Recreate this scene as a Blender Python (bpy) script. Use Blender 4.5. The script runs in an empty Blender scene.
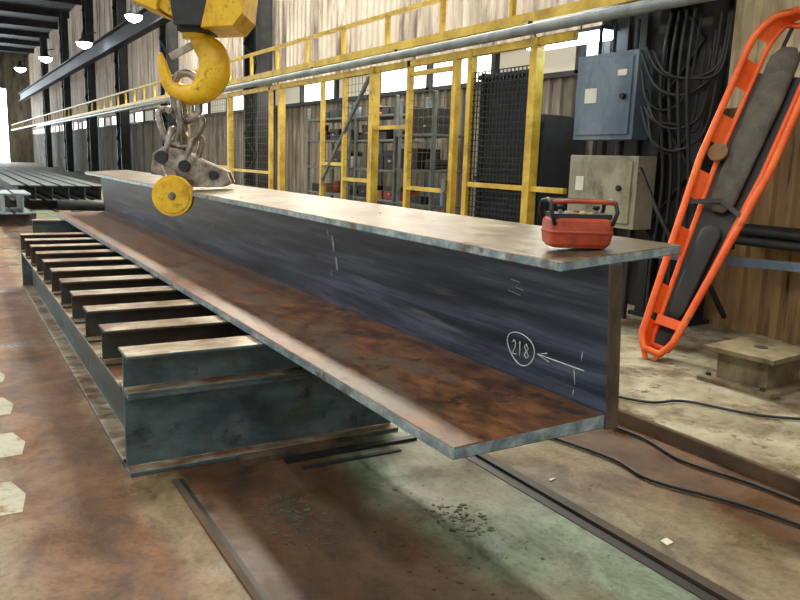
import bpy, math, random
from mathutils import Vector, Matrix
random.seed(4)
scene=bpy.context.scene
COL=scene.collection

# ---------------------------------------------------------------- materials
def C(r,g,b):
    f=lambda c:(c/255/12.92) if c/255<=0.04045 else ((c/255+0.055)/1.055)**2.4
    return (f(r),f(g),f(b),1)
def newmat(name):
    m=bpy.data.materials.new(name); m.use_nodes=True
    nt=m.node_tree; return m,nt,nt.nodes,nt.links,nt.nodes['Principled BSDF']
def noisy(name,cols,scale=4,stretch=(1,1,1),rough=.6,metal=0,bump=.2,detail=8,rough_var=.15,spots=None,spot_scale=1.2,spot_lo=.5,spot_hi=.62,distort=0.3,spotstretch=(1,1,1),spots2=None,s2_scale=5,s2_lo=.55,s2_hi=.65,s2stretch=(1,1,1)):
    m,nt,N,L,b=newmat(name)
    tc=N.new('ShaderNodeTexCoord'); mp=N.new('ShaderNodeMapping'); mp.inputs['Scale'].default_value=stretch
    L.new(tc.outputs['Object'],mp.inputs['Vector'])
    nz=N.new('ShaderNodeTexNoise'); nz.inputs['Scale'].default_value=scale; nz.inputs['Detail'].default_value=detail; nz.inputs['Distortion'].default_value=distort
    nz.inputs['Roughness'].default_value=.65
    L.new(mp.outputs[0],nz.inputs['Vector'])
    r=N.new('ShaderNodeValToRGB'); L.new(nz.outputs['Fac'],r.inputs[0])
    n=len(cols)
    el=r.color_ramp.elements
    while len(el)<n: el.new(.5)
    for i,c in enumerate(cols):
        el[i].position=.34+.32*i/max(1,n-1); el[i].color=c
    out=r.outputs[0]
    def layer(out,colr,sc,lo,hi,st):
        mp2=N.new('ShaderNodeMapping'); mp2.inputs['Scale'].default_value=st; L.new(tc.outputs['Object'],mp2.inputs['Vector'])
        n2=N.new('ShaderNodeTexNoise'); n2.inputs['Scale'].default_value=sc; n2.inputs['Detail'].default_value=9; n2.inputs['Roughness'].default_value=.66
        L.new(mp2.outputs[0],n2.inputs['Vector'])
        r2=N.new('ShaderNodeValToRGB'); r2.color_ramp.elements[0].position=lo; r2.color_ramp.elements[1].position=hi
        L.new(n2.outputs['Fac'],r2.inputs[0])
        mx=N.new('ShaderNodeMix'); mx.data_type='RGBA'
        L.new(r2.outputs[0],mx.inputs[0]); L.new(out,mx.inputs[6]); mx.inputs[7].default_value=colr
        return mx.outputs[2],r2.outputs[0]
    if spots:
        out,fac=layer(out,spots,spot_scale,spot_lo,spot_hi,spotstretch)
        if metal>0:
            mm=N.new('ShaderNodeMapRange'); mm.inputs[3].default_value=metal; mm.inputs[4].default_value=0
            L.new(fac,mm.inputs[0]); L.new(mm.outputs[0],b.inputs['Metallic'])
    if spots2: out,_=layer(out,spots2,s2_scale,s2_lo,s2_hi,s2stretch)
    L.new(out,b.inputs['Base Color'])
    if metal and not spots: b.inputs['Metallic'].default_value=metal
    mr=N.new('ShaderNodeMapRange'); mr.inputs[3].default_value=max(.03,rough-rough_var); mr.inputs[4].default_value=min(1,rough+rough_var)
    L.new(nz.outputs['Fac'],mr.inputs[0]); L.new(mr.outputs[0],b.inputs['Roughness'])
    if bump:
        bp=N.new('ShaderNodeBump'); bp.inputs['Strength'].default_value=bump; bp.inputs['Distance'].default_value=.01
        L.new(nz.outputs['Fac'],bp.inputs['Height']); L.new(bp.outputs[0],b.inputs['Normal'])
    return m
def emis(name,col,s):
    m,nt,N,L,b=newmat(name)
    b.inputs['Base Color'].default_value=col; b.inputs['Emission Color'].default_value=col; b.inputs['Emission Strength'].default_value=s
    return m

M={}
M['flange_top']=noisy('mill_scale_top',[C(78,68,56),C(116,106,88),C(146,136,116)],6,(2.5,.7,2.5),.33,.35,.15,spots=C(92,62,38),spot_scale=2.4,spot_lo=.46,spot_hi=.62,spots2=C(56,48,40),s2_scale=8,s2_lo=.58,s2_hi=.68)
M['web']=noisy('mill_scale_web',[C(38,46,60),C(60,72,92),C(94,106,128)],2.4,(1,.35,6),.33,.45,.1,spots=C(106,104,104),spot_scale=2,spot_lo=.6,spot_hi=.74,spotstretch=(1,.4,6),spots2=C(134,146,158),s2_scale=10,s2_lo=.66,s2_hi=.72,s2stretch=(1,1,.6))
M['rust']=noisy('rusted_plate',[C(60,38,24),C(100,64,38),C(130,88,54)],8,(1.4,.7,1.4),.46,.12,.35,spots=C(92,78,66),spot_scale=2.4,spot_lo=.5,spot_hi=.62,spotstretch=(1.2,.6,1),spots2=C(56,38,28),s2_scale=11,s2_lo=.56,s2_hi=.66)
M['cut']=noisy('cut_edge',[C(96,112,122),C(138,156,166),C(180,192,194)],14,(1,1,1),.38,.3,.2,spots=C(96,84,70),spot_scale=6,spot_lo=.56,spot_hi=.66)
M['webend']=noisy('rusty_cut',[C(46,38,32),C(76,62,48),C(98,80,62)],10,(1,1,.4),.7,.1,.3)
M['bed']=noisy('bed_paint',[C(44,60,64),C(70,88,92),C(94,110,112)],3,(1,.6,2),.5,.1,.15,spots=C(80,64,48),spot_scale=2.6,spot_lo=.52,spot_hi=.66,spots2=C(42,50,52),s2_scale=7,s2_lo=.56,s2_hi=.68)
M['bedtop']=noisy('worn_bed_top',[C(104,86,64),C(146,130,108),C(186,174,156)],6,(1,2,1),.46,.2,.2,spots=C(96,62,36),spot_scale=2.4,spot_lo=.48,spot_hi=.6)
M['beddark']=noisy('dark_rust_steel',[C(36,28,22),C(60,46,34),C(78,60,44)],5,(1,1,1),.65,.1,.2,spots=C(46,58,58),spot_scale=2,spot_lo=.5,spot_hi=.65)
M['yellow']=noisy('yellow_paint',[C(172,138,46),C(212,176,62),C(230,200,88)],3,(1,1,1),.5,0,.05,spots=C(130,100,48),spot_scale=4,spot_lo=.6,spot_hi=.75)
M['hookyel']=noisy('hook_yellow',[C(190,140,14),C(228,180,28),C(240,200,48)],5,(1,1,1),.4,0,.1,spots=C(84,66,36),spot_scale=5,spot_lo=.58,spot_hi=.68)
M['chain']=noisy('chain_steel',[C(84,76,68),C(146,134,124),C(184,176,166)],9,(1,1,1),.38,.6,.15)
M['darksteel']=noisy('dark_steel',[C(24,26,30),C(40,42,46),C(56,56,58)],3,(1,1,1),.6,.2,.1)
M['wire']=noisy('rope',[C(40,40,38),C(64,62,58)],30,(1,1,1),.6,.3,.2)
M['orange']=noisy('orange_plastic',[C(228,80,20),C(244,102,34),C(248,120,52)],3,(1,1,1),.42,0,.03,spots=C(176,64,26),spot_scale=6,spot_lo=.62,spot_hi=.74)
M['remote']=noisy('remote_orange',[C(146,50,26),C(176,66,34),C(194,86,48)],8,(1,1,1),.5,0,.05,spots=C(104,50,34),spot_scale=12,spot_lo=.56,spot_hi=.7)
M['black']=noisy('black_rubber',[C(16,16,17),C(30,30,32)],6,(1,1,1),.55,0,.05)
M['mat']=noisy('stretcher_mat',[C(60,58,54),C(100,94,84)],6,(1,1,1),.7,0,.1)
M['grey']=noisy('grey_enamel',[C(74,90,106),C(98,114,130),C(118,132,144)],3,(1,1,.5),.5,.1,.05,spots=C(80,72,62),spot_scale=3,spot_lo=.58,spot_hi=.72)
M['cream']=noisy('cream_enamel',[C(120,116,96),C(150,146,124),C(168,164,142)],3,(1,1,.5),.55,0,.05,spots=C(92,80,60),spot_scale=3,spot_lo=.56,spot_hi=.72)
M['paper']=noisy('paper',[C(206,204,190),C(226,224,214)],8,(1,1,1),.8,0,0)
M['pipe']=noisy('galv_pipe',[C(124,132,134),C(160,168,170)],3,(1,1,1),.45,.4,.05)
M['chalk_and_sheen']=noisy('chalk_and_sheen',[C(176,182,182),C(216,220,220)],30,(1,1,1),.95,0,0)
M['mesh']=noisy('mesh_wire',[C(70,66,50),C(100,94,70)],5,(1,1,1),.6,.2,0)
M['meshdark']=noisy('dark_sheet',[C(34,36,38),C(52,54,56)],3,(1,1,1),.7,.1,.05)
M['shelfblue']=noisy('shelf_steel',[C(78,86,90),C(110,118,116)],4,(1,1,1),.6,.1,.05)
M['brownbox']=noisy('cardboard',[C(110,82,54),C(142,108,72)],6,(1,1,1),.8,0,.1)
M['whitebox']=noisy('white_box',[C(180,178,168),C(206,204,194)],6,(1,1,1),.7,0,0)
M['redbox']=noisy('red_box',[C(120,38,26),C(150,50,34)],6,(1,1,1),.6,0,0)
M['stool']=noisy('stool_steel',[C(84,74,54),C(122,110,84),C(146,134,104)],5,(1,1,1),.6,.2,.2,spots=C(96,66,40),spot_scale=2,spot_lo=.55,spot_hi=.7)
M['stack']=noisy('stock_steel',[C(84,96,104),C(120,134,142),C(150,162,168)],4,(1,.3,1),.5,.2,.1)
M['lamp']=emis('lamp_glow',(.75,.9,1,1),18)
M['window']=emis('daylight_window',(1,.99,.93,1),2.4)
M['dirtywin']=emis('dirty_window',(.42,.38,.3,1),.6)
M['skyl']=emis('skylight_glow',(.95,.98,1,1),1.6)
M['far']=emis('far_daylight',(.85,.95,1,1),12.0)
def clad(name,pale,mid,dirt,em=0,sc=1.0):
    m=noisy(name,[mid,pale],1.3,(1,2.2,.35),.7,0,.05,spots=dirt,spot_scale=sc,spot_lo=.5,spot_hi=.66,spotstretch=(2,2.5,.3),spots2=dirt,s2_scale=5,s2_lo=.6,s2_hi=.7,s2stretch=(1.5,2,.15))
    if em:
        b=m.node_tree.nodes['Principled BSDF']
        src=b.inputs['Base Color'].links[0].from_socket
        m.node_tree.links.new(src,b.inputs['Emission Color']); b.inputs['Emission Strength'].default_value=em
    return m
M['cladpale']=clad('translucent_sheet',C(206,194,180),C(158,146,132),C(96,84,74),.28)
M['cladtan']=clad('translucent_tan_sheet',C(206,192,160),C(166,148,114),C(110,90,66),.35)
M['claddark']=clad('grimy_sheet',C(146,138,124),C(104,94,80),C(52,42,34))
M['cladblack']=clad('sooty_sheet',C(50,46,42),C(36,32,30),C(22,20,19))
M['cladbrown']=clad('rusty_sheet',C(170,136,92),C(122,90,58),C(56,42,30),0,1.4)
M['ceil']=clad('roof_sheet',C(60,62,64),C(46,48,50),C(30,30,32))

def mixfac(N,L,sock,k):
    mt=N.new('ShaderNodeMath'); mt.operation='MULTIPLY'; L.new(sock,mt.inputs[0]); mt.inputs[1].default_value=k; return mt.outputs[0]
def floor_mat():
    m,nt,N,L,b=newmat('shop_floor')
    tc=N.new('ShaderNodeTexCoord')
    def noise(sc,det=9,ro=.62,st=(1,1,1),dist=0):
        mp=N.new('ShaderNodeMapping'); mp.inputs['Scale'].default_value=st; L.new(tc.outputs['Object'],mp.inputs[0])
        n=N.new('ShaderNodeTexNoise'); n.inputs['Scale'].default_value=sc; n.inputs['Detail'].default_value=det; n.inputs['Roughness'].default_value=ro; n.inputs['Distortion'].default_value=dist
        L.new(mp.outputs[0],n.inputs['Vector']); return n.outputs['Fac']
    def ramp(fac,p):
        r=N.new('ShaderNodeValToRGB'); L.new(fac,r.inputs[0]); el=r.color_ramp.elements
        while len(el)<len(p): el.new(.5)
        for e,(x,c) in zip(el,p): e.position=x; e.color=c
        return r.outputs[0]
    def mix(a,b_,fac,mode='MIX'):
        mx=N.new('ShaderNodeMix'); mx.data_type='RGBA'; mx.blend_type=mode
        if isinstance(fac,float): mx.inputs[0].default_value=fac
        else: L.new(fac,mx.inputs[0])
        L.new(a,mx.inputs[6])
        if isinstance(b_,tuple): mx.inputs[7].default_value=b_
        else: L.new(b_,mx.inputs[7])
        return mx.outputs[2]
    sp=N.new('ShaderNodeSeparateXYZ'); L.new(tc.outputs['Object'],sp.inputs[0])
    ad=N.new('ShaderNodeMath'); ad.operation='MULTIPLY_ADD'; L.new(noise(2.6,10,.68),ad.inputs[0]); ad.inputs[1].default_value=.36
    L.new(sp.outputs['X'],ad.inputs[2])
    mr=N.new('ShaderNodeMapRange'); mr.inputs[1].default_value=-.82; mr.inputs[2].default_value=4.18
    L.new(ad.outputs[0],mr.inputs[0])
    st=[(-.6,C(152,154,138)),(.05,C(142,132,108)),(.25,C(120,84,50)),(.62,C(112,74,42)),(.74,C(136,118,90)),(.88,C(126,112,86)),(.95,C(64,46,31)),(1.60,C(76,58,40)),(1.80,C(100,120,102)),(2.33,C(116,138,118)),(2.42,C(60,48,34)),(2.54,C(142,138,116)),(2.98,C(130,120,94)),(3.12,C(88,60,36)),(3.6,C(94,68,44))]  # dark brown: dirt plus painted girder shadow; green: concrete with painted lit patch
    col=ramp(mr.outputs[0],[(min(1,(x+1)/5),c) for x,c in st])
    big=ramp(noise(1.3,9,.64,(1,.6,1),.6),[(.44,(0,0,0,1)),(.58,(1,1,1,1))])
    col=mix(col,C(100,64,34),mixfac(N,L,big,.5))
    soot=ramp(noise(3.4,12,.75,(1,.7,1),.6),[(.38,(.36,.33,.29,1)),(.5,(.82,.80,.76,1)),(.62,(1.15,1.15,1.12,1))])
    col=mix(col,soot,.95,'MULTIPLY')
    fine=ramp(noise(30,6,.72),[(.38,(.5,.47,.42,1)),(.5,(1,1,1,1))])
    col=mix(col,fine,.65,'MULTIPLY')
    L.new(col,b.inputs['Base Color'])
    n2=noise(1.8,8,.6)
    m2=N.new('ShaderNodeMapRange'); m2.inputs[1].default_value=.35; m2.inputs[2].default_value=.62; m2.inputs[3].default_value=.26; m2.inputs[4].default_value=.75; L.new(n2,m2.inputs[0]); L.new(m2.outputs[0],b.inputs['Roughness'])
    bp=N.new('ShaderNodeBump'); bp.inputs['Strength'].default_value=.5; bp.inputs['Distance'].default_value=.01; L.new(noise(8,11,.72),bp.inputs['Height']); L.new(bp.outputs[0],b.inputs['Normal'])
    return m
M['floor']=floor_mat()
M['platform']=noisy('platform_concrete',[C(100,90,68),C(144,136,112),C(168,162,140)],2.6,(1,1,1),.75,0,.4,spots=C(88,68,44),spot_scale=2,spot_lo=.48,spot_hi=.6,spots2=C(66,56,42),s2_scale=9,s2_lo=.56,s2_hi=.66)
M['curb']=noisy('curb_dirt',[C(56,42,30),C(90,70,48)],4,(1,1,1),.85,0,.3)
M['pale_patch']=noisy('mottled_pale_patch',[C(152,150,132),C(180,178,160)],6,(1,1,1),.7,0,.1,spots=C(132,108,76),spot_scale=7,spot_lo=.5,spot_hi=.62)
M['dust']=noisy('scale_debris',[C(38,36,30),C(66,64,52),C(88,84,68)],14,(1,1,1),.8,0,.4)

# ---------------------------------------------------------------- builder
class B:
    def __init__(s): s.v=[];s.f=[];s.m=[];s.sm=[];s.mats=[]
    def mi(s,k):
        if k not in s.mats: s.mats.append(k)
        return s.mats.index(k)
    def add(s,vs,fs,mat,smooth=False):
        o=len(s.v); s.v+=[tuple(v) for v in vs]
        for i,f in enumerate(fs):
            s.f.append([o+j for j in f]); s.m.append(s.mi(mat[i] if isinstance(mat,list) else mat)); s.sm.append(smooth)
        return s
    def box(s,c,size,mat,rz=0,R=None):
        c=Vector(c); R=R or Matrix.Rotation(rz,3,'Z'); h=[x/2 for x in size]
        vs=[c+R@Vector((sx*h[0],sy*h[1],sz*h[2])) for sz in(-1,1) for sy in(-1,1) for sx in(-1,1)]
        fs=[(0,2,3,1),(4,5,7,6),(0,1,5,4),(2,6,7,3),(0,4,6,2),(1,3,7,5)]
        return s.add(vs,fs,mat)
    def bb(s,a,b,mat):
        return s.box([(p+q)/2 for p,q in zip(a,b)],[abs(q-p) for p,q in zip(a,b)],mat)
    def prism(s,poly,o,u,v,w,length,mats):
        o=Vector(o);u=Vector(u);v=Vector(v);w=Vector(w).normalized()*length
        n=len(poly); a=[o+u*p[0]+v*p[1] for p in poly]; b=[p+w for p in a]
        fs=[(i,(i+1)%n,n+(i+1)%n,n+i) for i in range(n)]+[tuple(reversed(range(n))),tuple(range(n,2*n))]
        if isinstance(mats,list): mats=mats[:n]+[mats[-1],mats[-1]]
        return s.add(a+b,fs,mats)
    def tube(s,pts,rad,mat,n=10,closed=False,flat=1.0,up=None):
        pts=[Vector(p) for p in pts]; N=len(pts)
        if not hasattr(rad,'__len__'): rad=[rad]*N
        vs=[];prev=None
        for i,p in enumerate(pts):
            if closed: t=(pts[(i+1)%N]-pts[i-1])
            else: t=pts[min(i+1,N-1)]-pts[max(i-1,0)]
            t.normalize()
            if prev is None:
                a=Vector(up) if up else (Vector((0,0,1)) if abs(t.z)<.9 else Vector((1,0,0)))
                prev=a
            x=(prev-t*prev.dot(t)); 
            if x.length<1e-5: x=t.orthogonal()
            x.normalize(); prev=x; y=t.cross(x)
            for k in range(n):
                an=2*math.pi*k/n; vs.append(p+x*math.cos(an)*rad[i]*flat+y*math.sin(an)*rad[i])
        fs=[]
        for i in range(N if closed else N-1):
            j=(i+1)%N
            for k in range(n): fs.append((i*n+k,i*n+(k+1)%n,j*n+(k+1)%n,j*n+k))
        s.add(vs,fs,mat,True)
        if not closed:
            o=len(s.v)-len(vs)
            s.f.append([o+k for k in reversed(range(n))]); s.m.append(s.mi(mat)); s.sm.append(False)
            s.f.append([o+(N-1)*n+k for k in range(n)]); s.m.append(s.mi(mat)); s.sm.append(False)
        return s
    def cyl(s,a,b,r,mat,n=24,r2=None):
        return s.tube([a,b],[r,r if r2 is None else r2],mat,n)
    def bar(s,a,b,w,h,mat,up=(0,0,1)):
        a=Vector(a);b=Vector(b);t=(b-a).normalized();up=Vector(up)
        x=t.cross(up)
        if x.length<1e-4: x=t.cross(Vector((1,0,0)))
        x.normalize(); y=x.cross(t)
        poly=[(-w/2,-h/2),(w/2,-h/2),(w/2,h/2),(-w/2,h/2)]
        return s.prism(poly,a,x,y,t,(b-a).length,mat)
    def link(s,c,ax,up,L,W,r,mat,n=20):
        c=Vector(c);ax=Vector(ax).normalized();up=Vector(up).normalized()
        pts=[]
        for k in range(n):
            t=2*math.pi*k/n; cx=math.cos(t);sy=math.sin(t)
            pts.append(c+ax*(W*cx)+up*((L-W)*(1 if sy>0 else -1)*min(1,abs(sy)*3)+W*sy))
        return s.tube(pts,r,mat,10,True,up=ax.cross(up))
    def done(s,name,bevel=0,seg=2,loc=None):
        me=bpy.data.meshes.new(name)
        me.from_pydata(s.v,[],s.f); 
        for k in s.mats: me.materials.append(M[k])
        for p,m_,sm in zip(me.polygons,s.m,s.sm): p.material_index=m_; p.use_smooth=sm
        import bmesh
        bm=bmesh.new(); bm.from_mesh(me); bmesh.ops.recalc_face_normals(bm,faces=bm.faces); bm.to_mesh(me); bm.free()
        ob=bpy.data.objects.new(name,me); COL.objects.link(ob)
        if bevel:
            md=ob.modifiers.new('bevel','BEVEL'); md.width=bevel; md.segments=seg; md.limit_method='ANGLE'; md.angle_limit=math.radians(50)
        return ob
def ibeam(b,o,u,v,w,L,W,H,tf,tw,mside,mtop,mcap=None):
    p=[(-W/2,0),(W/2,0),(W/2,tf),(tw/2,tf),(tw/2,H-tf),(W/2,H-tf),(W/2,H),(-W/2,H),(-W/2,H-tf),(-tw/2,H-tf),(-tw/2,tf),(-W/2,tf)]
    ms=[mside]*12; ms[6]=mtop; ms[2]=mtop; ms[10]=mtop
    b.prism(p,o,u,v,w,L,ms+[mcap or mside])
def smooth(pts,k=4):
    out=[];n=len(pts)
    for i in range(n-1):
        p0=pts[max(i-1,0)];p1=pts[i];p2=pts[i+1];p3=pts[min(i+2,n-1)]
        for j in range(k):
            t=j/k; out.append(tuple(.5*((2*b_)+(-a+c)*t+(2*a-5*b_+4*c-d)*t*t+(-a+3*b_-3*c+d)*t**3) for a,b_,c,d in zip(p0,p1,p2,p3)))
    out.append(pts[-1]); return out

# ---------------------------------------------------------------- shell
X_=(1,0,0);Z_=(0,0,1);Y_=(0,1,0)
b=B()
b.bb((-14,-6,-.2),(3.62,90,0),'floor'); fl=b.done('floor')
b=B()
b.bb((3.62,-6,-.2),(8.3,90,.09),'platform')
b.bb((3.60,-6,-.1),(3.64,90,.085),'curb')
b.done('floor_platform',.012)
def corr(name,axis,fixed,a0,a1,zs,mats,pitch=.26,d=.045,flip=1):
    b=B(); n=int((a1-a0)/pitch); prof=[]
    for i in range(n+1):
        y=a0+i*pitch
        prof+= [(y,0),(y+pitch*.45,0),(y+pitch*.55,d),(y+pitch*.9,d)]
    prof=[(min(y,a1),q) for y,q in prof]
    for k in range(len(zs)-1):
        vs=[];fs=[]
        for y,q in prof:
            for z in (zs[k],zs[k+1]):
                vs.append((fixed-q*flip,y,z) if axis=='y' else (y,fixed-q*flip,z))
        for i in range(len(prof)-1): fs.append((2*i,2*i+2,2*i+3,2*i+1))
        b.add(vs,fs,mats[k])
    if axis=='y': b.bb((fixed+.01,a0,zs[0]),(fixed+.06,a1,zs[-1]),'darksteel')
    else: b.bb((a0,fixed+.01,zs[0]),(a1,fixed+.06,zs[-1]),'darksteel')
    return b.done(name)
corr('wall_right_near','y',6.55,-6,5.05,[.09,2.2,11],['cladbrown','cladtan'],pitch=.2)
corr('wall_right_bay','y',6.56,5.05,6.6,[.09,4.5,11],['cladblack','claddark'])
corr('wall_right','y',8.2,6.6,90,[.09,2.95],['claddark'])
corr('wall_right_upper','y',8.2,6.6,90,[3.5,11],['cladpale'])
corr('wall_return','x',6.62,6.55,8.2,[.09,2.9,11],['cladblack','claddark'],flip=1)
b=B()
for i in range(40):
    y=6.7+i*2.05
    k=['window','dirtywin','window','window','dirtywin'][i%5]
    b.bb((8.17,y,3.0),(8.22,y+1.9,3.45),k)
    b.bb((8.1,y-.1,2.95),(8.24,y,3.5),'darksteel')
b.bb((8.1,6.6,2.92),(8.24,90,3.0),'darksteel'); b.bb((8.1,6.6,3.45),(8.24,90,3.52),'darksteel')
b.done('window_1')
corr('wall_far','x',90,-14,8.2,[7.5,11],['claddark'])
b=B(); b.bb((5.9,90,0),(8.2,90.1,7.5),'claddark'); b.done('wall_far_pier')
b=B(); b.bb((-14,90.1,0),(5.9,90.2,7.5),'far'); b.done('door_1')
b=B()
segs=[(-14,-6.5),(-5.0,-.5),(1.0,6.3),(7.7,8.3)]
for a,c in segs: b.bb((a,-6,11),(c,90,11.1),'ceil')
for y in range(-6,90,6):
    b.bb((-14,y,10.6),(8.3,y+.2,11),'darksteel')
for y in range(36,90,6):
    for a,c in [(-6.5,-5.0),(-.5,1.0),(6.3,7.7)]: b.bb((a,y,10.98),(c,y+6,11.0),'ceil')
b.done('ceiling')
b=B()
for a,c in [(-6.5,-5.0),(-.5,1.0),(6.3,7.7)]: b.bb((a,-6,11.02),(c,36,11.05),'skyl')
b.done('window_2')

# ---------------------------------------------------------------- girder being lifted
b=B(); y0,y1=1.95,12.4; L=y1-y0
b.prism([(1.39,.625),(2.085,.630),(2.085,.688),(1.39,.670)],(0,y0,0),X_,Z_,Y_,L,['webend','webend','rust','cut','cut'])
b.prism([(2.085,.624),(2.15,.624),(2.10,1.262),(2.03,1.258)],(0,y0-.01,0),X_,Z_,Y_,L+.01,['webend','web','web','web','webend'])
b.prism([(1.81,1.238),(2.42,1.282),(2.415,1.318),(1.81,1.275)],(0,y0,0),X_,Z_,Y_,L,['web','cut','flange_top','cut','cut'])
b.done('steel_girder',.004,1)

wp0=Vector((2.085,0,.624)); wup=Vector((2.03-2.085,0,1.258-.624)).normalized(); wn=Vector((-wup.z,0,wup.x))
def W(y,z):
    t=(z-.624)/wup.z; p=wp0+wup*t; return Vector((p.x,y,z))+wn*.0012
b=B()
def stroke(ps,r=.0026): b.tube([W(*p) for p in ps],r,'chalk_and_sheen',6)
cy,cz=2.44,.825
b.tube([W(cy+.088*math.cos(t)+.010*math.sin(2*t),cz+.070*math.sin(t)+.006*math.cos(t)) for t in [2*math.pi*k/28 for k in range(28)]],.0026,'chalk_and_sheen',6,True)
def dig(off,pts): stroke([(cy-off-px*.9,cz+pz) for px,pz in pts],.0025)
dig(-.045,[(-.012,.02),(0,.032),(.014,.022),(.008,0),(-.014,-.03),(.016,-.03)])
dig(-.004,[(-.004,.024),(0,.034),(-.004,-.032)])
dig(.038,[(0,0),(.014,.014),(0,.032),(-.014,.016),(.0,.0),(.016,-.018),(0,-.032),(-.016,-.018),(0,0)])
stroke([(2.33,.83),(2.06,.828)]); stroke([(2.27,.848),(2.335,.83),(2.26,.814)])
stroke([(2.11,.76),(2.115,.82)],.0014); stroke([(2.12,.71),(2.117,.735)],.0014)
stroke([(2.07,.90),(2.075,.865)],.0012)
stroke([(2.5,1.12),(2.44,1.115),(2.47,1.09),(2.42,1.085)],.0012); stroke([(2.52,1.07),(2.44,1.06)],.0012)
stroke([(4.25,1.13),(4.24,1.03)],.009); stroke([(4.22,1.0),(4.21,.92)],.007)  # wide strokes: reflected light streak painted on the web, not chalk
b.done('chalk_marks_and_sheen')

# ---------------------------------------------------------------- support bed
b=B(); x0,x1=.70,2.25; ya,yb=3.73,9.85
H1=.42
for x in (x0+.11,x1-.11): ibeam(b,(x,ya+.14,0),X_,Z_,Y_,yb-ya-.28,.22,H1,.022,.02,'bed','bedtop')
for y in (ya+.10,yb-.10,): ibeam(b,(x0,y,0),Y_,Z_,X_,x1-x0,.20,H1,.022,.02,'bed','bedtop')
n=11
for i in range(n):
    y=ya+.11+i*(yb-ya-.22)/(n-1)
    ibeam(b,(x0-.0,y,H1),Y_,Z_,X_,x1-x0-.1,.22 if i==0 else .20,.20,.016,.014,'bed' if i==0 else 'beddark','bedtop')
b.done('steel_support_bed',.003,1)
b=B()
for x in (1.25,2.15):
    ibeam(b,(x,11.2,0),X_,Z_,Y_,1.0,.2,.42,.02,.02,'bed','bedtop')
ibeam(b,(1.0,11.7,.42),Y_,Z_,X_,1.4,.2,.2,.02,.02,'bed','bedtop')
b.done('steel_trestle',.003,1)

# ---------------------------------------------------------------- crane hook, chain, clamp
R_=Vector((.861,-.508,0)); F_=Vector((.508,.861,0)); O=Vector((1.76,6.86,0))
def P(px,v,d=0):   # layout of the hook assembly on its own hanging plane (metres from drawing units)
    return O+R_*((px-180)/113)+Vector((0,0,1.27+(190-v)/116))+F_*d
b=B()
cc=P(203,-22)
for d in (-.2,.2):
    pl=[]
    for k in range(24):
        t=2*math.pi*k/24; pl.append((.42*math.cos(t),.42*math.sin(t)))
    b.prism(pl,cc+F_*(d-.02),R_,Z_,F_,.04,'hookyel')
    b.cyl(cc+F_*(d-.05),cc+F_*(d+.05),.12,'darksteel')
for d in (-.09,.09):
    b.cyl(cc+F_*(d-.05),cc+F_*(d+.05),.35,'darksteel',32); 
b.box(P(203,26),(.26,.34,.16),'darksteel',R=Matrix((R_,F_,Vector((0,0,1)))).transposed())
for s in(-1,1):
    b.prism([(-.13,-.50),(.13,-.50),(.18,-.1),(.18,.2),(-.18,.2),(-.18,-.1)],cc+F_*(s*.24-.02)+Vector((0,0,.04)),R_,Z_,F_,.04,'darksteel')
b.prism([(-.48,-.28),(-.26,-.36),(-.2,.1),(-.42,.2)],cc+F_*-.29,R_,Z_,F_,.58,'hookyel')
b.prism([(.10,-.48),(.36,-.46),(.44,-.36),(.50,.2),(.24,.1)],cc+F_*-.29,R_,Z_,F_,.58,'hookyel')
for px,d in ((-.33,-.09),(.33,-.09),(-.33,.09),(.33,.09)):
    p=cc+R_*px+F_*d; b.cyl(p,(p.x,p.y,9.48),.014,'wire',8)
hk=[(201,18,.06),(201,34,.075),(208,44,.11),(217,55,.145),(219,70,.155),(213,83,.145),(202,92,.115),(188,93,.09),(177,87,.075),(171,76,.06),(168,64,.045),(166,54,.02)]
hs=smooth(hk)
b.tube([P(p[0],p[1]) for p in hs],[p[2]*.9 for p in hs],'hookyel',16,flat=.75,up=F_)
b.cyl(P(200,22,-.0),P(200,40,-.0),.11,'hookyel',20)
b.bar(P(176,58),P(198,46),.03,.06,'chain')
b.done('crane_hook_block',.004,1)
b=B()
b.link(P(191,96),R_,Z_,.20,.11,.034,'chain')
b.link(P(187,118),F_,(R_*-.1+Vector((0,0,1))),.15,.08,.030,'chain')
b.link(P(193,130),R_,(R_*.45+Vector((0,0,1))),.15,.09,.028,'chain')
b.link(P(176,126),(R_+F_*.6),(R_*-.3+Vector((0,0,1))),.16,.09,.028,'chain')
b.link(P(174,145),F_,(R_*.2+Vector((0,0,1))),.15,.08,.028,'chain')
b.link(P(198,149),(R_*.4+F_),(R_*.3+Vector((0,0,1))),.13,.08,.028,'chain')
b.cyl(P(176,110,-.07),P(176,110,.07),.03,'chain')
b.done('lifting_chain')
b=B()
jaw=[(-.20,.30),(-.10,.36),(.05,.34),(.20,.26),(.44,.17),(.48,.07),(.40,.03),(.12,.02),(.0,.02),(-.02,.10),(-.22,.12)]
base=O+Vector((0,0,1.29))
for d in (-.09,.05): b.prism(jaw,base+F_*d+R_*.02,R_,Z_,F_,.04,'chain')
b.prism([(-.1,.12),(.1,.1),(.16,.22),(-.05,.3)],base-F_*.05+R_*.0,R_,Z_,F_,.10,'darksteel')
b.bar(base+R_*.05+Vector((0,0,.30)),base+R_*.46+Vector((0,0,.13)),.06,.07,'chain')
b.cyl(base+R_*.1+Vector((0,0,.2))-F_*.13,base+R_*.1+Vector((0,0,.2))+F_*.13,.05,'darksteel')
b.cyl(base+R_*-.1+Vector((0,0,.27))-F_*.12,base+R_*-.1+Vector((0,0,.27))+F_*.12,.055,'darksteel')
b.cyl(base+R_*.35+Vector((0,0,.13))-F_*.12,base+R_*.35+Vector((0,0,.13))+F_*.12,.04,'darksteel')
dk=P(183,194,-.24)
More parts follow.
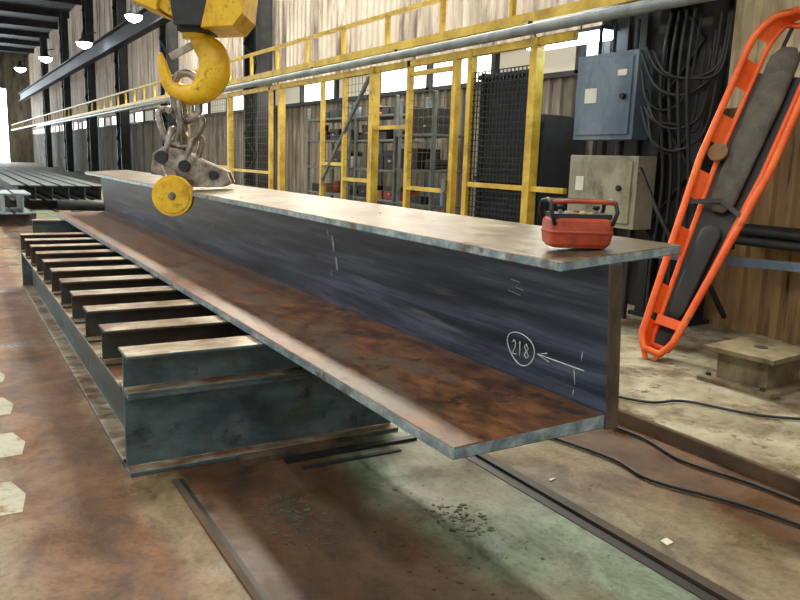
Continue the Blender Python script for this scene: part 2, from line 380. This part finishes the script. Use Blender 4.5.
b.cyl(dk,dk+F_*.07,.175,'hookyel',36); b.cyl(dk-F_*.012,dk,.035,'chain',20); b.cyl(dk-F_*.006,dk,.15,'hookyel',36)
b.bar(dk+F_*.05+Vector((0,0,.1)),base+R_*-.08+Vector((0,0,.2))-F_*.05,.10,.06,'chain')
b.done('plate_lifting_clamp',.004,1)
b=B()
b.bb((-13.5,6.2,9.6),(6.3,6.5,10.4),'yellow'); b.bb((-13.5,7.3,9.6),(6.3,7.6,10.4),'yellow'); b.bb((1.2,6.1,9.5),(2.6,7.7,9.62),'darksteel')
b.bb((1.4,6.5,9.6),(2.3,7.3,10.1),'darksteel')
b.done('overhead_crane')

# ---------------------------------------------------------------- radio remote control
b=B(); rc=Vector((2.04,2.13,1.297)); ang=math.atan2(-.508,.861)+.12
Rm=Matrix.Rotation(ang,3,'Z')
def rp(x,y,z): return rc+Rm@Vector((x,y,z))
def rring(w,d,z): 
    o=[]
    for k in range(32):
        t=2*math.pi*k/32; c=math.cos(t);s=math.sin(t); e=.35
        o.append(rp(w/2*abs(c)**e*(1 if c>0 else -1),d/2*abs(s)**e*(1 if s>0 else -1),z))
    return o
def loft(b,rings,mats):
    n=len(rings[0]);vs=[v for r in rings for v in r];fs=[];mm=[]
    for i in range(len(rings)-1):
        for k in range(n): fs.append((i*n+k,i*n+(k+1)%n,(i+1)*n+(k+1)%n,(i+1)*n+k)); mm.append(mats[i])
    fs.append(tuple(reversed(range(n)))); mm.append(mats[0]); fs.append(tuple((len(rings)-1)*n+k for k in range(n))); mm.append(mats[-1])
    b.add(vs,fs,mm)
loft(b,[rring(.21,.13,.005),rring(.235,.15,.02),rring(.245,.16,.055),rring(.25,.165,.06),rring(.25,.165,.064),rring(.245,.16,.070),rring(.24,.155,.105),rring(.215,.14,.115)],['remote']*3+['redbox']+['remote']*3)
b.box(rp(0,0,.122),(.22,.13,.018),'black',R=Rm)
for x in (-.07,.07):
    b.cyl(rp(x,0,.12),rp(x,0,.15),.008,'chain',12); b.cyl(rp(x,0,.145),rp(x,0,.16),.013,'black',14)
for x in (-.03,0.0,.03): b.box(rp(x,-.04,.133),(.018,.014,.006),'hookyel',R=Rm)
for x in (-.03,.03): b.box(rp(x,.03,.133),(.016,.016,.006),'paper',R=Rm)
b.cyl(rp(0,.02,.12),rp(0,.02,.14),.012,'redbox',14)
for s in(-1,1):
    b.tube([rp(s*.110,-.07,.09),rp(s*.126,-.07,.14),rp(s*.123,-.055,.172),rp(s*.119,0,.18),rp(s*.123,.055,.172),rp(s*.126,.07,.14),rp(s*.110,.07,.09)],.008,'black',10)
b.tube([rp(-.12,-.055,.172),rp(-.06,-.06,.176),rp(.06,-.06,.176),rp(.12,-.055,.172)],.008,'remote',10)
b.tube([rp(-.12,.055,.172),rp(0,.06,.176),rp(.12,.055,.172)],.008,'black',10)
b.done('radio_remote_control')

# ---------------------------------------------------------------- fence
b=B(); X=6.0
posts=[(7.12,.12),(8.40,.09),(8.75,.09),(9.95,.08),(11.05,.13),(12.1,.07),(13.0,.07),(15.0,.12),(15.6,.08),(18.3,.12),(22,.1)]
for y,w in posts: b.bb((X-w/2,y-w/2,.09),(X+w/2,y+w/2,3.05),'yellow')
for z,h in ((3.0,.09),): b.bb((X-.04,6.5,z-h/2),(X+.04,22,z+h/2),'yellow')
for ya_,yb_,z in ((6.5,8.4,1.32),(8.75,9.95,1.2),(9.95,11.05,2.1),(11.05,12.1,1.25),(15.6,18.3,1.25),(12.1,13,1.5),(8.75,9.95,2.85),(18.3,22,1.3)):
    b.bb((X-.03,ya_,z-.03),(X+.03,yb_,z+.03),'yellow')
for ya_,yb_ in ((8.75,9.95),(11.1,12.1),(15.6,18.3),(18.4,22)):
    b.bb((X-.025,ya_,.4),(X+.025,yb_,.45),'yellow')
b.bar((X-.02,11.2,2.9),(X-.02,12.95,1.2),.05,.05,'shelfblue')
def wiremesh(ya,yb,za,zb,mat='mesh',p=.1,t=.007):
    n=max(2,int((yb-ya)/p))
    for i in range(n+1):
        y=ya+(yb-ya)*i/n; b.bb((X-t/2,y-t/2,za),(X+t/2,y+t/2,zb),mat)
    n=max(2,int((zb-za)/p))
    for i in range(n+1):
        z=za+(zb-za)*i/n; b.bb((X-t/2,ya,z-t/2),(X+t/2,yb,z+t/2),mat)
wiremesh(7.15,8.4,.1,2.75,'darksteel',.07,.012)
wiremesh(8.75,9.95,.1,2.85,p=.12,t=.006); wiremesh(11.1,12.1,.1,2.95,p=.12,t=.006); wiremesh(12.1,13,.1,2.0,p=.12,t=.006); wiremesh(15.6,18.3,.1,2.95,p=.13,t=.006); wiremesh(18.3,22,.1,2.95,p=.14,t=.006)
b.bb((X-.08,8.8,1.2),(X-.04,8.9,1.36),'shelfblue'); b.bb((X-.1,8.82,1.0),(X-.06,8.87,1.2),'grey')
b.done('mesh_fence')
b=B()
b.bb((6.15,7.25,.2),(6.2,8.35,2.7),'meshdark')
for z in(.2,1.4,2.7): b.bb((6.1,7.2,z-.03),(6.16,8.4,z+.03),'darksteel')
for y in(7.25,8.3): b.bb((6.1,y-.03,.09),(6.16,y+.03,2.75),'darksteel')
b.done('dark_screen_panel')

b=B(); xr=5.9
b.bb((xr-.05,-2,3.20),(xr+.05,85,3.31),'yellow')
b.bb((xr-.03,-2,3.72),(xr+.03,85,3.78),'yellow')
y=0
while y<85:
    b.bb((xr-.03,y-.03,3.2),(xr+.03,y+.03,3.75),'yellow'); y+=1.5
b.bb((xr,-2,3.24),(xr+.5,85,3.28),'darksteel')
b.done('walkway_handrail')
b=B(); b.cyl((5.78,-2,3.10),(5.78,60,3.10),.06,'pipe',16)
for y in range(1,60,3): b.bb((5.76,y,3.1),(5.80,y+.03,3.19),'darksteel')
b.done('overhead_pipe')

# ---------------------------------------------------------------- shelving with stores
b=B()
def rack(ya,yb,x=7.0,d=.6,lv=(.3,.85,1.4,1.95,2.4)):
    for y in(ya,yb):
        for xx in(x,x+d): b.bb((xx-.03,y-.03,.09),(xx+.03,y+.03,2.65),'shelfblue')
    for z in lv: b.bb((x-.02,ya,z-.02),(x+d,yb,z+.02),'shelfblue')
    for z in lv:
        y=ya+.08
        while y<yb-.3:
            t=random.random()
            k=random.choice(['black','black','darksteel','brownbox','darksteel','redbox','grey','meshdark'])
            if t<.4:
                w=random.uniform(.4,.6);h=random.uniform(.22,.36)
                if y+w<yb-.04:
                    b.bb((x+.04,y,z+.02),(x+d-.1,y+w,z+.02+h*.7),k); b.bb((x+.03,y-.01,z+.02+h*.7),(x+d-.09,y+w+.01,z+.02+h),'black')
                    b.bb((x+.0,y+w*.4,z+.02+h*.4),(x+.04,y+w*.6,z+.02+h*.5),'chain')
            elif t<.6:
                w=random.uniform(.16,.26);h=random.uniform(.2,.34)
                if y+w<yb-.04: b.cyl((x+.25,y+w/2,z+.02),(x+.25,y+w/2,z+.02+h),w/2,random.choice(['whitebox','darksteel','grey','redbox']),14)
            elif t<.8:
                w=.36
                if y+w<yb-.04:
                    for q in range(3): b.link(Vector((x+.25,y+w/2,z+.06+q*.05)),X_,Y_,.17,.169,.025,random.choice(['black','darksteel','orange']) if q==0 else 'black',16)
            else:
                w=random.uniform(.25,.45);h=random.uniform(.1,.2)
                if y+w<yb-.04: b.bb((x+.04,y,z+.02),(x+d-.1,y+w,z+.02+h),k)
            y+=w+random.uniform(.03,.2)
rack(9.95,11.1,x=6.45,lv=(.3,.9,1.45,2.0)); rack(11.9,13.6); rack(13.9,15.9)
b.bb((6.5,10.1,2.02),(6.95,10.75,2.42),'black'); b.bb((6.5,10.5,1.47),(6.95,11.0,1.8),'black')
b.done('storage_shelving',.004,1)
b=B()
b.bb((7.2,8.3,.1),(8.0,9.5,2.3),'meshdark'); b.bb((7.17,8.35,.2),(7.2,8.88,2.2),'darksteel'); b.bb((7.17,8.92,.2),(7.2,9.45,2.2),'darksteel')
b.cyl((7.15,8.85,1.1),(7.15,8.85,1.3),.012,'chain',8)
b.done('steel_locker',.006,1)

# ---------------------------------------------------------------- columns
def column(x,y,w=.5,zt=10.6,name='laced_steel_column',solid=False,dx=.14):
    b=B()
    for yy in(y-w/2,y+w/2):
        b.bb((x-dx,yy-.02,.09),(x+dx,yy+.02,zt),'darksteel'); b.bb((x-dx-.01,yy-.06,.09),(x-dx+.02,yy+.06,zt),'darksteel'); b.bb((x+dx-.02,yy-.06,.09),(x+dx+.01,yy+.06,zt),'darksteel')
    z=.4;s=1
    while z<zt-.7:
        b.bar((x-dx,y-s*w/2,z),(x-dx,y+s*w/2,z+.6),.015,.08,'darksteel',up=(1,0,0)); z+=.6; s=-s
    if solid: b.bb((x+.05,y-w/2,.09),(x+.1,y+w/2,zt),'meshdark')
    b.bb((x-.2,y-w/2-.1,.09),(x+.2,y+w/2+.1,.13),'darksteel')
    return b.done(name)
column(6.31,5.18,.5,solid=True)
for y in (20.5,30,39,48,58,70): column(7.5,y,1.0,solid=True,dx=.2)
b=B(); 
for z0,z1 in((6.2,6.25),(6.9,6.95)): b.bb((6.85,6.8,z0),(7.25,88,z1),'darksteel')
b.bb((7.03,6.8,6.2),(7.07,88,6.95),'darksteel'); b.done('crane_runway_girder')

# electrical boxes
b=B()
b.bb((5.86,5.45,1.88),(6.08,6.28,2.74),'grey'); b.bb((5.84,5.5,1.93),(5.86,6.23,2.69),'grey')
b.bb((5.832,5.95,2.25),(5.841,6.12,2.40),'paper'); b.cyl((5.80,5.58,2.3),(5.84,5.58,2.3),.03,'black',12)
b.bb((5.832,5.56,2.5),(5.841,5.68,2.56),'paper')
for y in (5.6,5.9,6.1): b.cyl((5.98,y,2.74),(5.98,y,3.05),.02,'darksteel',8)
for y in (5.6,6.1): b.bb((6.08,y,2.0),(6.5,y+.05,2.06),'darksteel'); b.bb((6.08,y,2.6),(6.5,y+.05,2.66),'darksteel')
b.done('electrical_switch_box',.008,2)
b=B()
b.bb((5.82,5.3,1.0),(6.08,6.25,1.72),'cream'); b.bb((5.80,5.36,1.05),(5.82,6.2,1.67),'cream')
b.bb((5.79,6.0,1.35),(5.801,6.12,1.5),'paper'); b.cyl((5.77,5.5,1.4),(5.80,5.5,1.4),.03,'black',12); b.cyl((5.95,5.7,1.72),(5.95,5.7,1.86),.03,'darksteel',10)
b.bb((5.85,5.35,.09),(5.9,5.4,1.0),'darksteel'); b.bb((5.85,6.1,.09),(5.9,6.15,1.0),'darksteel')
b.done('electrical_junction_box',.008,2)
b=B()
for k in range(9):
    ya_=random.uniform(5.22,5.4); yb_=random.uniform(4.5,4.95); z=random.uniform(2.1,2.8); s=random.uniform(.15,.5)
    b.tube(smooth([(5.82,ya_,z),(5.78,(ya_*2+yb_)/3,z-s*.8),(5.9,(ya_+2*yb_)/3,z-s),(6.0,yb_,z-.2),(6.02,yb_-.05,min(3.0,z+.5))],6),.014,'black',8)
for k in range(4): b.tube(smooth([(5.98,5.2-k*.09,3.05),(5.86,5.15-k*.1,2.4),(5.95,5.1-k*.1,1.5),(5.95,5.15-k*.12,.6),(5.9,5.1-k*.1,.12)],6),.017,'black',8)
b.tube(smooth([(5.8,5.25,1.6),(5.7,4.9,1.2),(5.8,4.6,.7),(5.9,4.5,.5)],6),.02,'black',8)
b.done('hanging_cables')

# ---------------------------------------------------------------- basket stretcher
b=B()
bot=Vector((4.90,4.10,.12)); top=Vector((6.12,3.96,2.86))
D=(top-bot); Ls=D.length; D.normalize()
Wd=Vector((-.30,.95,0)); Wd=(Wd-D*Wd.dot(D)).normalized(); Nn=Wd.cross(D); 
if Nn.x>0: Nn=-Nn
def sp_(s,w,n=0): return bot+D*(s*Ls)+Wd*w+Nn*n
def half(s):
    if s<.05: return .07+ .07*math.sin(min(1,s/.05)*math.pi/2)
    if s<.55: return .14+.15*((s-.05)/.50)
    if s<.88: return .29
    return .29*math.sqrt(max(0,1-((s-.88)/.12)**2))*.9+.029
ss=[i/48 for i in range(49)]
rim=[sp_(s,half(s),.10) for s in ss]+[sp_(s,-half(s),.10) for s in reversed(ss)]
b.tube(rim,.03,'orange',10,True)
rim2=[sp_(s,half(s)*.68,-.03) for s in ss[1:-1]]+[sp_(s,-half(s)*.68,-.03) for s in reversed(ss[1:-1])]
b.tube(rim2,.024,'orange',8,True)
prof=lambda s:[(half(s),.10),(half(s)*.88,.04),(half(s)*.68,-.03)]
for sg in(1,-1):
    vs=[];fs=[];mm=[]
    for s in ss:
        for w,nn in prof(s): vs.append(sp_(s,sg*w,nn))
    for i in range(48):
        hole=(i%8 in(1,2,3,4)) and 3<i<44
        if not hole:
            fs.append((i*3,i*3+1,i*3+4,i*3+3)); mm.append('orange')
            fs.append((i*3+1,i*3+2,i*3+5,i*3+4)); mm.append('orange')
    b.add(vs,fs,mm)
vs=[];fs=[]
for s in ss: vs+= [sp_(s,half(s)*.66,-.035),sp_(s,0,-.05),sp_(s,-half(s)*.66,-.035)]
for i in range(48):
    if i<40: fs+= [(i*3,i*3+1,i*3+4,i*3+3),(i*3+1,i*3+2,i*3+5,i*3+4)]
b.add(vs,fs,'black')
for w in (-.09,.09): b.bar(sp_(.8,w,-.04),sp_(.985,w*.8,-.04),.03,.012,'black',up=Nn)
b.tube([sp_(s,.01,-.005) for s in (.42,.45,.6,.75,.88,.91)],[.05,.11,.12,.13,.12,.06],'mat',14,flat=.22,up=Nn)
b.tube([sp_(s,-.01,.0) for s in (.10,.13,.25,.36,.38)],[.04,.07,.08,.09,.05],'meshdark',14,flat=.22,up=Nn)
for s in(.42,):
    b.bar(sp_(s,half(s),.09),sp_(s+.03,0,.03),.04,.008,'black',up=Nn); b.bar(sp_(s+.03,0,.03),sp_(s-.01,-half(s),.09),.04,.008,'black',up=Nn)
b.cyl(sp_(.58,.19,.03),sp_(.58,.19,.06),.08,'brownbox',18)
b.bar(sp_(.09,-.10,.03),sp_(.09,.10,.03),.08,.03,'orange',up=Nn)
b.bar(sp_(.0,-.07,.10),sp_(-.025,-.03,.08),.03,.03,'orange'); b.bar(sp_(.0,.07,.10),sp_(-.025,.03,.08),.03,.03,'orange')
b.done('basket_stretcher')

b=B()
b.bar((5.35,4.7,.86),(5.72,3.0,.90),.07,.07,'grey')
b.bar((5.42,4.62,.85),(6.45,4.62,.90),.06,.06,'darksteel'); b.bar((5.68,3.2,.89),(6.45,3.3,.92),.06,.06,'darksteel')
b.bar((5.9,4.62,.86),(6.45,4.62,.2),.04,.04,'darksteel'); b.bar((6.0,3.26,.88),(6.45,3.3,.2),.04,.04,'darksteel')
b.done('wall_bracket_rack',.003,1)
b=B()
for i in range(8):
    x=6.08+.1*(i%4); z=1.0+.09*(i//4)
    b.cyl((x,4.45-random.random()*.2,z),(x,2.3,z),.042,'black',14)
b.done('stored_pipes')

b=B(); sc=Vector((5.02,3.27,.09))
b.box(sc+Vector((0,0,.015)),(.66,.56,.03),'stool',.1); b.box(sc+Vector((0,0,.13)),(.46,.38,.2),'stool',.1); b.box(sc+Vector((0,0,.245)),(.62,.52,.035),'stool',.1)
for a,c in((-.26,-.22),(.26,-.22),(-.26,.22),(.26,.22)): b.cyl(sc+Vector((a,c,.03)),sc+Vector((a,c,.05)),.02,'darksteel',8)
b.cyl(sc+Vector((0,0,.262)),sc+Vector((0,0,.268)),.05,'darksteel',14)
b.done('steel_pedestal_block',.006,2)

# ---------------------------------------------------------------- floor furniture
b=B(); b.bb((2.43,-4,0),(2.48,40,.020),'beddark'); b.bb((2.37,-4,0),(2.43,40,.004),'black'); b.bb((2.48,-4,0),(2.51,40,.004),'black'); b.done('floor_rail')
b=B(); b.bb((.87,-4,0),(.90,3.6,.010),'curb'); b.bb((.90,-4,0),(.925,3.6,.004),'black'); b.done('floor_rail')
b=B(); b.bb((1.46,3.55,0),(2.27,3.60,.018),'black'); b.bb((1.5,3.44,0),(2.1,3.47,.010),'darksteel'); b.done('steel_flat_bar')
b=B(); b.bb((1.25,3.62,.0),(1.9,3.70,.035),'webend'); b.done('timber_packer')
b=B()
for i in range(9):
    y=3.55+i*.72; k=random.uniform(.20,.26)
    b.prism([(-.25,0),(k,.01),(k+.03,.2),(k-.02,.38),(-.25,.40)],(0,y,0),X_,Y_,Z_,.002,'pale_patch')  # row of pale, tan-mottled patches along the left floor
b.done('pale_floor_patches')
def cable(name,pts,r=.010):
    b=B(); b.tube(smooth([(x,y,z) for x,y,z in pts],8),r,'black',8); b.done(name)
cable('power_cable',[(2.75,4.2,.015),(2.98,3.3,.015),(3.08,2.8,.015),(3.05,2.5,.015),(3.22,2.1,.015),(3.30,1.7,.015),(3.4,1.0,.015)])
cable('power_cable',[(3.3,4.2,.015),(3.42,3.5,.015),(3.5,3.0,.015),(3.42,2.6,.015),(3.5,2.2,.015),(3.52,1.6,.015)])
cable('power_cable',[(3.68,3.6,.105),(3.85,3.25,.105),(4.1,3.15,.105),(4.3,2.75,.105),(4.7,2.45,.105),(5.2,2.2,.105)],.009)
def debris(name,c,r,n,smax=.018):
    b=B()
    for i in range(n):
        a=random.random()*6.28; q=r*random.random()**.8; x=c[0]+q*math.cos(a)*.8; y=c[1]+q*math.sin(a)*1.3
        s=random.uniform(.003,smax)*random.random()+.003; k=[(s*math.cos(t+random.random()*.7),s*math.sin(t)*.8) for t in (0,1.3,2.5,3.8,5)]
        b.prism(k,(x,y,0),X_,Y_,Z_,random.uniform(.001,.004),'dust')
    b.done(name)
debris('scale_debris',(1.93,2.62),.15,90); debris('scale_debris',(1.25,2.95),.22,200); debris('scale_debris',(1.6,2.5),.6,110,.012)
b=B(); b.prism([(0,0),(.05,.01),(.055,.05),(.01,.045)],(2.58,2.0,.002),X_,Y_,Z_,.004,'paper'); b.done('paper_scrap')
b=B(); b.prism([(0,0),(.05,.01),(.045,.02),(.01,.02)],(2.58,2.75,.002),X_,Y_,Z_,.004,'paper'); b.done('paper_scrap')

# far stock
b=B()
for i in range(2):
    ibeam(b,(1.0+i*.35,17.5,.25),X_,Z_,Y_,1.6,.30,.42,.03,.02,'stack','stack')
for y in(17.7,18.7): b.bb((.8,y,0),(1.6,y+.2,.25),'beddark')
b.done('stacked_steel_beams')
b=B()
for i in range(6): ibeam(b,(1.6+i*.4,22,.25),X_,Z_,Y_,16,.3,.4,.03,.02,'darksteel','shelfblue')
for y in(23,29,35): b.bb((1.3,y,.0),(3.6,y+.2,.25),'beddark')
b.done('stacked_steel_beams')
b=B(); b.cyl((1.6,13.9,.68),(2.5,13.6,.68),.09,'black',20); b.bb((1.8,13.6,0),(1.95,14,.6),'beddark'); b.bb((2.2,13.5,0),(2.35,13.9,.6),'beddark'); b.done('steel_roller')

def lamp(x,y,z,s=1):
    b=B(); b.tube([(x,y,z+.35*s),(x,y,z+.15*s),(x,y,z)],[.08*s,.1*s,.3*s],'darksteel',20)
    b.tube([(x,y,z),(x,y,z-.08*s),(x,y,z-.16*s),(x,y,z-.22*s)],[.28*s,.26*s,.18*s,.04*s],'lamp',20); b.bar((x,y,z+.3*s),(x+.55,y,z+.4*s),.06,.06,'darksteel')
    b.done('high_bay_lamp')
for x,y,z,s in ((6.2,29.7,6.4,1.1),(6.2,41,6.7,1.3),(6.2,57,7.5,1.5),(6.2,76,8.4,1.7)): lamp(x,y,z,s)
b=B(); b.bb((6.25,6.35,3.08),(6.5,7.7,3.12),'grey')
for dx in (6.30,6.42): b.cyl((dx,6.4,3.03),(dx,7.65,3.03),.045,'lamp',12)
b.cyl((6.35,6.8,3.12),(6.35,6.8,3.23),.01,'wire',6); b.cyl((6.35,7.6,3.12),(6.35,7.6,3.23),.01,'wire',6); b.done('fluorescent_lamp')

# ---------------------------------------------------------------- light
def area(name,loc,sx,sy,e,col,rot=(0,0,0)):
    l=bpy.data.lights.new(name,'AREA'); l.shape='RECTANGLE'; l.size=sx; l.size_y=sy; l.energy=e; l.color=col
    o=bpy.data.objects.new(name,l); o.location=loc; o.rotation_euler=rot; COL.objects.link(o)
area('skylight_right',(7.0,12,10.95),1.0,34,7600,(1,.94,.78))
area('skylight_mid',(.25,12,10.95),1.4,34,600,(1,.97,.88))
area('skylight_left',(-5.75,12,10.95),1.4,34,1900,(1,.97,.88))
area('window_daylight',(8.1,14,3.2),.5,14,200,(1,.98,.90),(0,math.radians(90),0))
area('store_fill_light',(6.8,13,3.1),.3,7,70,(1,.98,.9))  # added fill with no fixture, brightens the shelves behind the fence
w=bpy.data.worlds.new('World'); scene.world=w; w.use_nodes=True
bg=w.node_tree.nodes['Background']; bg.inputs[0].default_value=(.93,.96,.90,1); bg.inputs[1].default_value=.85

# ---------------------------------------------------------------- camera
cam=bpy.data.cameras.new('camera'); cam.sensor_width=36; cam.lens=34.2
co=bpy.data.objects.new('camera',cam); COL.objects.link(co)
r=Vector((.8609,-.5076,.0332)); u=Vector((.0636,.1722,.9830)); f=Vector((.5047,.8442,-.1805))
f.normalize(); r=(r-f*r.dot(f)).normalized(); u=r.cross(f)
mt=Matrix((r,u,-f)).transposed().to_4x4(); mt.translation=Vector((0,0,1.6)); co.matrix_world=mt
scene.camera=co
scene.view_settings.view_transform='Standard'
scene.view_settings.exposure=0.12
